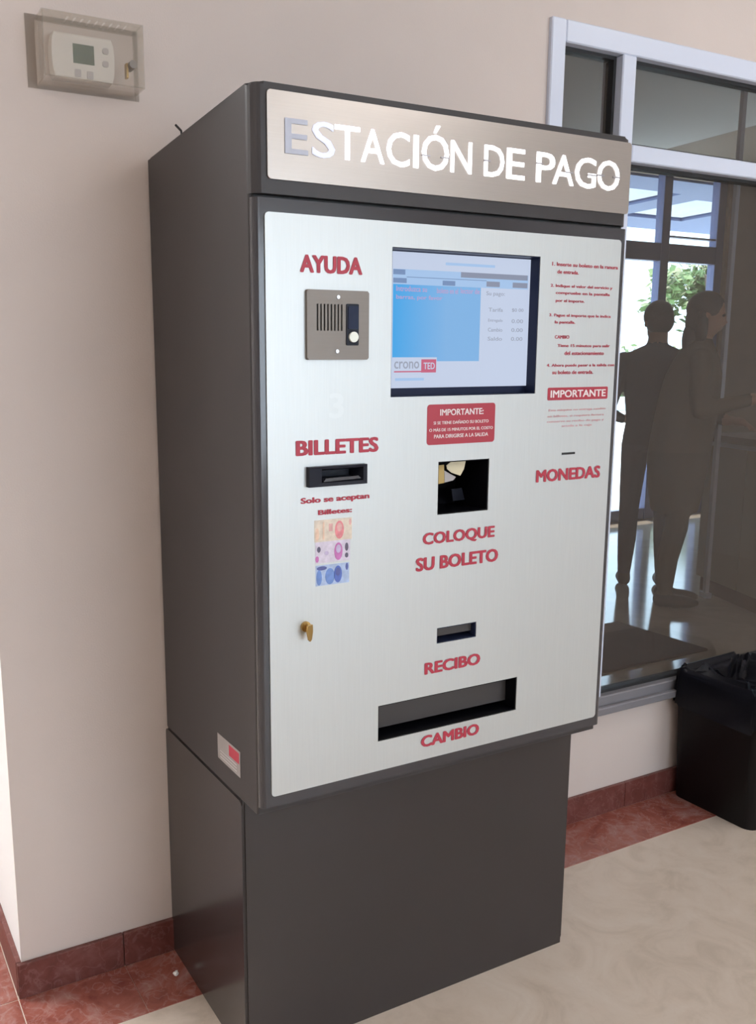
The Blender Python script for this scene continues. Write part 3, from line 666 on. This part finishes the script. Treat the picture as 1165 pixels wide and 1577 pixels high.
# ================================================================== THERMOSTAT AND ITS GUARD
ty = -.030
def zt8(x, y): return (30+x/5.548, 10+y/5.548)
TB = R(zt8(290, 200), zt8(800, 285), zt8(800, 660), zt8(290, 590), ty)
TH = empty('thermostat', ((TB[0]+TB[1])/2, 0, TB[2])); tag(TH, 'white wall thermostat with a small green display inside a clear guard', 'thermostat')
w_, h_ = TB[1]-TB[0], TB[3]-TB[2]; pts = []
for i in range(9): a = -1+2*i/8; pts.append((TB[1]-.006+.009*math.sqrt(max(0, 1-a*a*.8)), TB[2]+h_*(a+1)/2))
for i in range(9): a = 1-2*i/8; pts.append((TB[0]+.006-.009*math.sqrt(max(0, 1-a*a*.8)), TB[2]+h_*(a+1)/2))
plate('thermostat_body', pts, ty, 0, 'white_plastic', TH, .004)
LR = R(zt8(458, 312), zt8(640, 345), zt8(636, 510), zt8(456, 475), ty); box('thermostat_display', LR[0], LR[1], ty-.0008, ty, LR[2], LR[3], 'lcd_green', TH)
for q in ((735, 385), (735, 495)):
    c_ = onY(*zt8(*q), ty); rplate('thermostat_button', c_.x-.006, c_.x+.006, c_.z-.0055, c_.z+.0055, .004, ty-.002, ty, 'button_grey', TH)
for q in ((500, 570), (605, 590)):
    c_ = onY(*zt8(*q), ty); rplate('thermostat_button', c_.x-.006, c_.x+.006, c_.z-.007, c_.z+.007, .002, ty-.0015, ty, 'button_grey', TH)
GB = (-.212, -.018, 1.898, 2.012); gd = -.062
GU = empty('thermostat_guard', (-.115, 0, 1.898)); tag(GU, 'clear plastic locking guard box over the thermostat', 'guard')
t_ = .003
box('guard_front', GB[0], GB[1], gd, gd+t_, GB[2], GB[3], 'acrylic', GU)
box('guard_side', GB[0], GB[0]+t_, gd+t_, -.003, GB[2], GB[3], 'acrylic', GU); box('guard_side', GB[1]-t_, GB[1], gd+t_, -.003, GB[2], GB[3], 'acrylic', GU)
box('guard_bottom', GB[0]+t_, GB[1]-t_, gd+t_, -.003, GB[2], GB[2]+t_, 'acrylic', GU)
tp = box('guard_top', GB[0]+t_, GB[1]-t_, gd+t_, -.003, GB[3]-t_, GB[3], 'acrylic', GU)
cut(tp, [(GB[0]+.05+.014*i, GB[0]+.056+.014*i, gd+.012, -.012, GB[3]-.02, GB[3]+.02) for i in range(9)])
bm = bmesh.new(); f_ = .018
for q in ((GB[0]-f_, GB[0], GB[2]-.008, GB[3]+.008), (GB[1], GB[1]+f_*.4, GB[2]-.008, GB[3]+.008), (GB[0], GB[1], GB[2]-.008, GB[2]), (GB[0], GB[1], GB[3], GB[3]+.008)): abox(bm, q[0], q[1], -.003, 0, q[2], q[3])
fin('guard_flange', bm, 'acrylic', GU)
c_ = onY(*zt8(965, 500), gd)
cylo('guard_lock', (c_.x, gd-.006, c_.z), (c_.x, gd+.02, c_.z), .0075, 'steel_intercom', GU); box('lock_cam', c_.x-.010, c_.x-.006, gd+.006, gd+.018, c_.z-.022, c_.z+.004, 'brass', GU)

# ================================================================== WASTE BIN AND BAG
BX0, BX1, BYF, BYB, BH = 1.700, 1.985, -.300, -.022, .405
WB = empty('waste_bin', (1.84, -.16, 0)); tag(WB, 'black plastic waste bin under the window', 'bin')
def ring(x0, x1, y0, y1, r, z, n=6):
    return [(a, b_, z) for a, b_ in rounded(x0, x1, y0, y1, r, n)]
def loft(bm, rings, cap0=True, cap1=True):
    V = [[bm.verts.new(p) for p in rg] for rg in rings]; n = len(V[0])
    for A, B in zip(V, V[1:]):
        for i in range(n): bm.faces.new([A[i], A[(i+1) % n], B[(i+1) % n], B[i]])
    if cap0: bm.faces.new(V[0][::-1])
    if cap1: bm.faces.new(V[-1])
fl_ = .016
bm = bmesh.new()
loft(bm, [ring(BX0, BX1, BYF, BYB, .03, .0), ring(BX0-fl_, BX1+fl_, BYF-fl_, BYB+fl_*.6, .034, BH-.02), ring(BX0-fl_-.006, BX1+fl_+.006, BYF-fl_-.006, BYB+fl_*.6+.004, .036, BH-.018),
          ring(BX0-fl_-.006, BX1+fl_+.006, BYF-fl_-.006, BYB+fl_*.6+.004, .036, BH), ring(BX0-fl_+.004, BX1+fl_-.004, BYF-fl_+.004, BYB+fl_*.6-.004, .030, BH), ring(BX0+.006, BX1-.006, BYF+.006, BYB-.006, .026, .012)])
fin('bin_body', bm, 'black_plastic', WB, True)
rs = random.Random(11)
bm = bmesh.new(); rings = []; n_ = 72
def bring(off, z, amp, zamp, seed):
    r_ = random.Random(seed); ph = [r_.uniform(0, 6.28) for _ in range(4)]; base_ = rounded(BX0-off, BX1+off, BYF-off, BYB+off*.55, .04, 17)
    o_ = []
    cx, cy = (BX0+BX1)/2, (BYF+BYB)/2
    for i, (a, b_) in enumerate(base_):
        u = i/len(base_)*math.tau; k = amp*(math.sin(9*u+ph[0])+.7*math.sin(17*u+ph[1])+.5*math.sin(31*u+ph[2]))
        d2 = Vector((a-cx, b_-cy)).normalized(); o_.append((a+d2.x*k, min(-.0015, b_+d2.y*k), z+zamp*(math.sin(5*u+ph[3])+.6*math.sin(13*u+ph[0]))))
    return o_
loft(bm, [bring(.030, BH-.085, .0025, .010, 1), bring(.0275, BH-.04, .002, .004, 2), bring(.0255, BH+.004, .001, .002, 3), bring(.020, BH+.020, .002, .007, 4), bring(.008, BH+.022, .003, .008, 5), bring(-.004, BH+.012, .003, .008, 6), bring(-.025, BH+.004, .005, .012, 7), bring(-.05, BH+.012, .006, .014, 8), bring(-.08, BH-.006, .006, .012, 9), bring(-.11, BH-.02, .004, .006, 10)], False, True)
tag(fin('bin_bag', bm, 'bag_plastic', None, True), 'shiny black bag lining the waste bin', 'bag')

# small crumpled scrap of paper by the kiosk
bm = bmesh.new(); bmesh.ops.create_icosphere(bm, subdivisions=2, radius=.007)
for v in bm.verts: v.co *= rs.uniform(.65, 1.2); v.co.z *= .7
zmin = min(v.co.z for v in bm.verts); bmesh.ops.translate(bm, verts=bm.verts, vec=(-.030, -.098, .0012-zmin))
tag(fin('paper_scrap', bm, 'paper_white'), 'tiny crumpled white paper scrap on the red border beside the kiosk', 'paper')

# ================================================================== LOBBY FURNITURE
tag(box('door_mat', 2.30, 3.10, .92, 1.48, 0, .012, 'mat_brown', None, .004, 1), 'dark brown mat on the lobby floor behind the glass', 'mat')
RC_ = empty('reception_counter', (4.05, 1.15, 0)); tag(RC_, 'beige reception counter with brown top in the lobby', 'counter')
A = Vector((4.12, 1.80, 0)); B = Vector((3.64, .62, 0)); dv = (B-A).normalized(); nv = Vector((-dv.y, dv.x, 0))   # nv points to the staff side
if nv.x < 0: nv = -nv
def slab(name, a0, a1, d0, d1, z0, z1, mat):
    bm = bmesh.new(); L_ = (B-A).length
    q = [A+dv*a0+nv*d0, A+dv*a1+nv*d0, A+dv*a1+nv*d1, A+dv*a0+nv*d1]
    lo = [bm.verts.new((v.x, v.y, z0)) for v in q]; hi = [bm.verts.new((v.x, v.y, z1)) for v in q]
    bm.faces.new(lo); bm.faces.new(hi[::-1])
    for i in range(4): bm.faces.new([lo[i], lo[(i+1) % 4], hi[(i+1) % 4], hi[i]])
    return fin(name, bm, mat, RC_)
L_ = (B-A).length
slab('counter_plinth', .02, L_-.02, .02, .40, 0, .09, 'plinth_brown')
np_ = 3
for i in range(np_): slab('counter_panel', L_*i/np_+.003, L_*(i+1)/np_-.003, 0, .42, .09, .90, 'counter_panel')
slab('counter_edge', -.02, L_+.02, -.025, .0, .90, .925, 'white_frame'); slab('counter_top', -.03, L_+.03, -.03, .45, .925, .965, 'counter_top')
PO = empty('support_post', tuple(A+dv*.2)); tag(PO, 'slim pale post rising from floor to ceiling before the reception counter', 'post')
PC = empty('counter_screen', tuple(A+dv*.6+nv*.3+Vector((0, 0, .965)))); tag(PC, 'white framed glass screen standing on the reception counter', 'screen')
def rod(name, a0, a1, d0, z0, z1, mat, par, w=.022):
    bm = bmesh.new(); q = [A+dv*a0+nv*(d0-w), A+dv*a1+nv*(d0-w), A+dv*a1+nv*d0, A+dv*a0+nv*d0]
    lo = [bm.verts.new((v.x, v.y, z0)) for v in q]; hi = [bm.verts.new((v.x, v.y, z1)) for v in q]
    bm.faces.new(lo); bm.faces.new(hi[::-1])
    for i in range(4): bm.faces.new([lo[i], lo[(i+1) % 4], hi[(i+1) % 4], hi[i]])
    return fin(name, bm, mat, par)
rod('post_shaft', .19, .222, -.040, .03, 3.06, 'white_frame', PO); rod('post_foot', .17, .242, -.034, 0, .03, 'white_frame', PO, .034); rod('post_cap', .17, .242, -.034, 3.06, 3.1, 'white_frame', PO, .034)
rod('screen_post', .10, .13, .30, .965, 1.80, 'white_frame', PC); rod('screen_post', L_-.05, L_-.02, .30, .965, 1.80, 'white_frame', PC)
rod('screen_rail', .13, L_-.05, .30, 1.76, 1.80, 'white_frame', PC); rod('screen_rail', .13, L_-.05, .30, .965, .99, 'white_frame', PC); rod('screen_pane', .13, L_-.05, .292, .99, 1.76, 'clear_glass', PC, .004)

# ================================================================== PEOPLE IN THE LOBBY
def ball(bm, c, r, sc=(1, 1, 1), sub_=3, rot=None):
    res = bmesh.ops.create_icosphere(bm, subdivisions=sub_, radius=r); vs = res['verts']
    for v in vs: v.co = Vector((v.co.x*sc[0], v.co.y*sc[1], v.co.z*sc[2]))
    if rot: bmesh.ops.rotate(bm, verts=vs, cent=(0, 0, 0), matrix=rot)
    bmesh.ops.translate(bm, verts=vs, vec=c)
def limb(bm, pts, n=14):
    for (p, r0), (q, r1) in zip(pts, pts[1:]):
        cyl(bm, p, q, r0, n, r1)
    for p, r0 in pts: ball(bm, p, r0*1.0, sub_=2)
def person(label, loc, face, rings, legs, arms, head, mats, hair_long):
    """local frame: +y is where the person faces, +x their right hand"""
    M = Matrix.Translation(loc) @ Matrix.Rotation(math.atan2(face[1], face[0])-math.pi/2, 4, 'Z')
    bm = bmesh.new()
    # torso as lofted ellipses  (cx, cy, z, rx, ry)
    R_ = []
    for cx, cy, z, rx, ry in rings:
        R_.append([(cx+rx*math.cos(i*math.tau/24), cy+ry*math.sin(i*math.tau/24), z) for i in range(24)])
    loft(bm, R_)
    for lg in legs:
        limb(bm, lg['chain']); f = Vector(lg['foot']); 
        ball(bm, (f.x, f.y+.055, .042), .05, (.9, 2.5, .8)); ball(bm, (f.x, f.y-.02, .05), .05, (.85, 1.1, 1))
    for ar in arms:
        limb(bm, ar['chain']); wr = Vector(ar['chain'][-1][0]); d = Vector(ar['dir']).normalized(); s = Vector(ar['side']).normalized(); nrm = d.cross(s)
        limb(bm, [(wr, .024), (wr+d*.045, .029), (wr+d*.085, .028)])
        limb(bm, [(wr+d*.05-s*.024, .020), (wr+d*.085-s*.024, .018)]); limb(bm, [(wr+d*.05+s*.024, .020), (wr+d*.085+s*.024, .018)])
        for k, (o_, ln) in enumerate(((-.030, .070), (-.010, .082), (.011, .078), (.031, .060))):
            a = wr+d*.088+s*o_; b_ = a+d*ln*.5+nrm*.012; c = b_+d*ln*.4+nrm*.026
            limb(bm, [(a, .0095), (b_, .009), (c, .0085)], 8)
        a = wr+d*.03-s*.026; b_ = a+d*.035-s*.030+nrm*.01; c = b_+d*.032-s*.006+nrm*.016; limb(bm, [(a, .013), (b_, .011), (c, .0095)], 8)
    h = Vector(head['c']); rot = Matrix.Rotation(head.get('turn', 0), 3, 'Z') @ Matrix.Rotation(head.get('nod', 0), 3, 'X')
    def hp(x, y, z): return h + rot @ Vector((x, y, z))
    ball(bm, hp(0, -.008, .025), .082, (.93, 1.12, 1.08)); ball(bm, hp(0, .022, -.045), .058, (.92, 1.05, 1.12))
    ball(bm, hp(0, .045, -.088), .024, (1.1, .9, .8)); ball(bm, hp(0, .096, -.025), .014, (.8, 1.0, 1.5)); ball(bm, hp(0, .090, .0), .011, (.7, .8, 2))
    for s in (-1, 1): ball(bm, hp(s*.079, -.008, -.012), .022, (.35, .8, 1.3)); ball(bm, hp(s*.030, .078, .016), .014, (1.5, .7, .5))
    ball(bm, hp(0, .083, -.062), .014, (1.7, .7, .5))
    limb(bm, [(head['neck'], .062), (hp(0, -.012, -.06), .053)])
    me = bpy.data.meshes.new('body'); bmesh.ops.recalc_face_normals(bm, faces=bm.faces); bm.to_mesh(me); bm.free()
    tmp = bpy.data.objects.new('tmp', me); COL.objects.link(tmp)
    rm = tmp.modifiers.new('r', 'REMESH'); rm.mode = 'VOXEL'; rm.voxel_size = .0085
    sm = tmp.modifiers.new('s', 'SMOOTH'); sm.factor = .5; sm.iterations = 14
    dg = bpy.context.evaluated_depsgraph_get(); dg.update(); bme = bpy.data.meshes.new_from_object(tmp.evaluated_get(dg)); bpy.data.objects.remove(tmp)
    bme.name = 'body'; bme.materials.clear()
    for k in mats: bme.materials.append(MATS[k])
    wrs = [Vector(a['chain'][-1][0]) for a in arms]; hands = [Vector(a['chain'][-1][0])+Vector(a['dir']).normalized()*.09 for a in arms]
    neck = Vector(head['neck'])
    for p in bme.polygons:
        p.use_smooth = True; c = p.center
        if c.z < .085: k = 3
        elif any((c-q).length < .105 for q in hands): k = 0
        elif c.z < .90 and not any((c-q).length < .16 for q in wrs): k = 2
        elif (c-h).length < .135 or c.z > neck.z+.035: k = 0
        else: k = 1
        p.material_index = k
    root = empty('person', loc); tag(root, label, 'person')
    bme.transform(M); o = bpy.data.objects.new('body', bme); link(o, root); o.matrix_parent_inverse = world(root).inverted()
    # hair
    bm = bmesh.new(); ball(bm, hp(0, -.018, .038), .089, (.96, 1.10, 1.03))
    if hair_long:
        ball(bm, hp(0, -.052, -.04), .085, (1.02, .62, 1.35)); ball(bm, hp(0, -.058, -.14), .078, (1.15, .55, 1.3))
        for s in (-1, 1): ball(bm, hp(s*.070, -.018, -.07), .036, (.7, .95, 2.9))
    else: ball(bm, hp(0, -.035, .0), .082, (.98, .95, 1.05))
    front = [v for v in bm.verts if (rot.inverted() @ (v.co-h)).y > .062 and (rot.inverted() @ (v.co-h)).z < .065]
    bmesh.ops.delete(bm, geom=front, context='VERTS')
    hm = bmesh.new()
    o = fin('hair', bm, 'hair_dark', root, True); o.data.transform(M)
    for s in (-1, 1):
        bm = bmesh.new(); ball(bm, hp(s*.030, .079, .010), .010, sub_=2); e_ = fin('eye', bm, 'hair_dark', root, True); e_.data.transform(M)
    return root
def V3(*a): return Vector(a)
# standing figure with elbows out, seen from behind
torso = [(0, 0, .86, .145, .105), (0, 0, .93, .165, .115), (0, .0, 1.04, .150, .105), (0, .0, 1.18, .165, .112), (0, -.01, 1.32, .190, .115), (0, -.012, 1.40, .195, .10), (0, -.012, 1.455, .150, .075), (0, -.008, 1.49, .075, .06)]
legsA = [dict(chain=[(V3(s*.085, 0, .90), .085), (V3(s*.10, .015, .50), .060), (V3(s*.105, -.02, .30), .056), (V3(s*.11, -.02, .09), .040)], foot=(s*.11, -.01, 0)) for s in (-1, 1)]
armsA = [dict(chain=[(V3(s*.185, -.01, 1.40), .058), (V3(s*.265, -.05, 1.09), .044), (V3(s*.16, .17, 1.04), .030)], dir=(-s*.85, .5, .08), side=(0, .3*s, 1)) for s in (-1, 1)]
person('person in dark clothes standing with elbows out before the glass entrance', (3.90, 2.02, 0), (.70, .71), torso, legsA, armsA,
       dict(c=(0, .035, 1.625), neck=(0, 0, 1.47), turn=.35, nod=-.25), ('skin', 'cloth_navy', 'cloth_trouser', 'shoe'), False)
# leaning figure with long hair in brown
LZ = lambda z: .11*max(0, z-.85)
torsoB = [(0, .0, .55, .135, .125), (0, .0, .70, .165, .15), (0, LZ(.86), .86, .180, .165), (0, LZ(1.0), 1.0, .185, .165), (0, LZ(1.18), 1.18, .19, .16), (0, LZ(1.32), 1.32, .20, .145), (0, LZ(1.41), 1.41, .19, .115), (0, LZ(1.47), 1.47, .13, .08), (0, LZ(1.52), 1.51, .07, .06)]
legsB = [dict(chain=[(V3(s*.075, 0, .80), .085), (V3(s*.075, .02, .48), .062), (V3(s*.078, -.015, .29), .056), (V3(s*.08, -.02, .09), .040)], foot=(s*.08, -.01, 0)) for s in (-1, 1)]
armsB = [dict(chain=[(V3(.185, .08, 1.40), .060), (V3(.22, .10, 1.13), .050), (V3(.17, .34, 1.19), .034)], dir=(-.1, 1, .05), side=(1, .1, 0)),
         dict(chain=[(V3(-.185, .08, 1.40), .060), (V3(-.23, .07, 1.12), .050), (V3(-.16, .24, 1.06), .034)], dir=(.3, .9, -.1), side=(1, -.3, 0))]
person('person with long dark hair in a brown coat leaning towards the reception counter', (3.65, 1.615, 0), (.64, -.77), torsoB, legsB, armsB,
       dict(c=(0, .10, 1.635), neck=(0, LZ(1.5), 1.49), turn=0, nod=-.15), ('skin', 'cloth_brown', 'cloth_olive', 'shoe'), True)
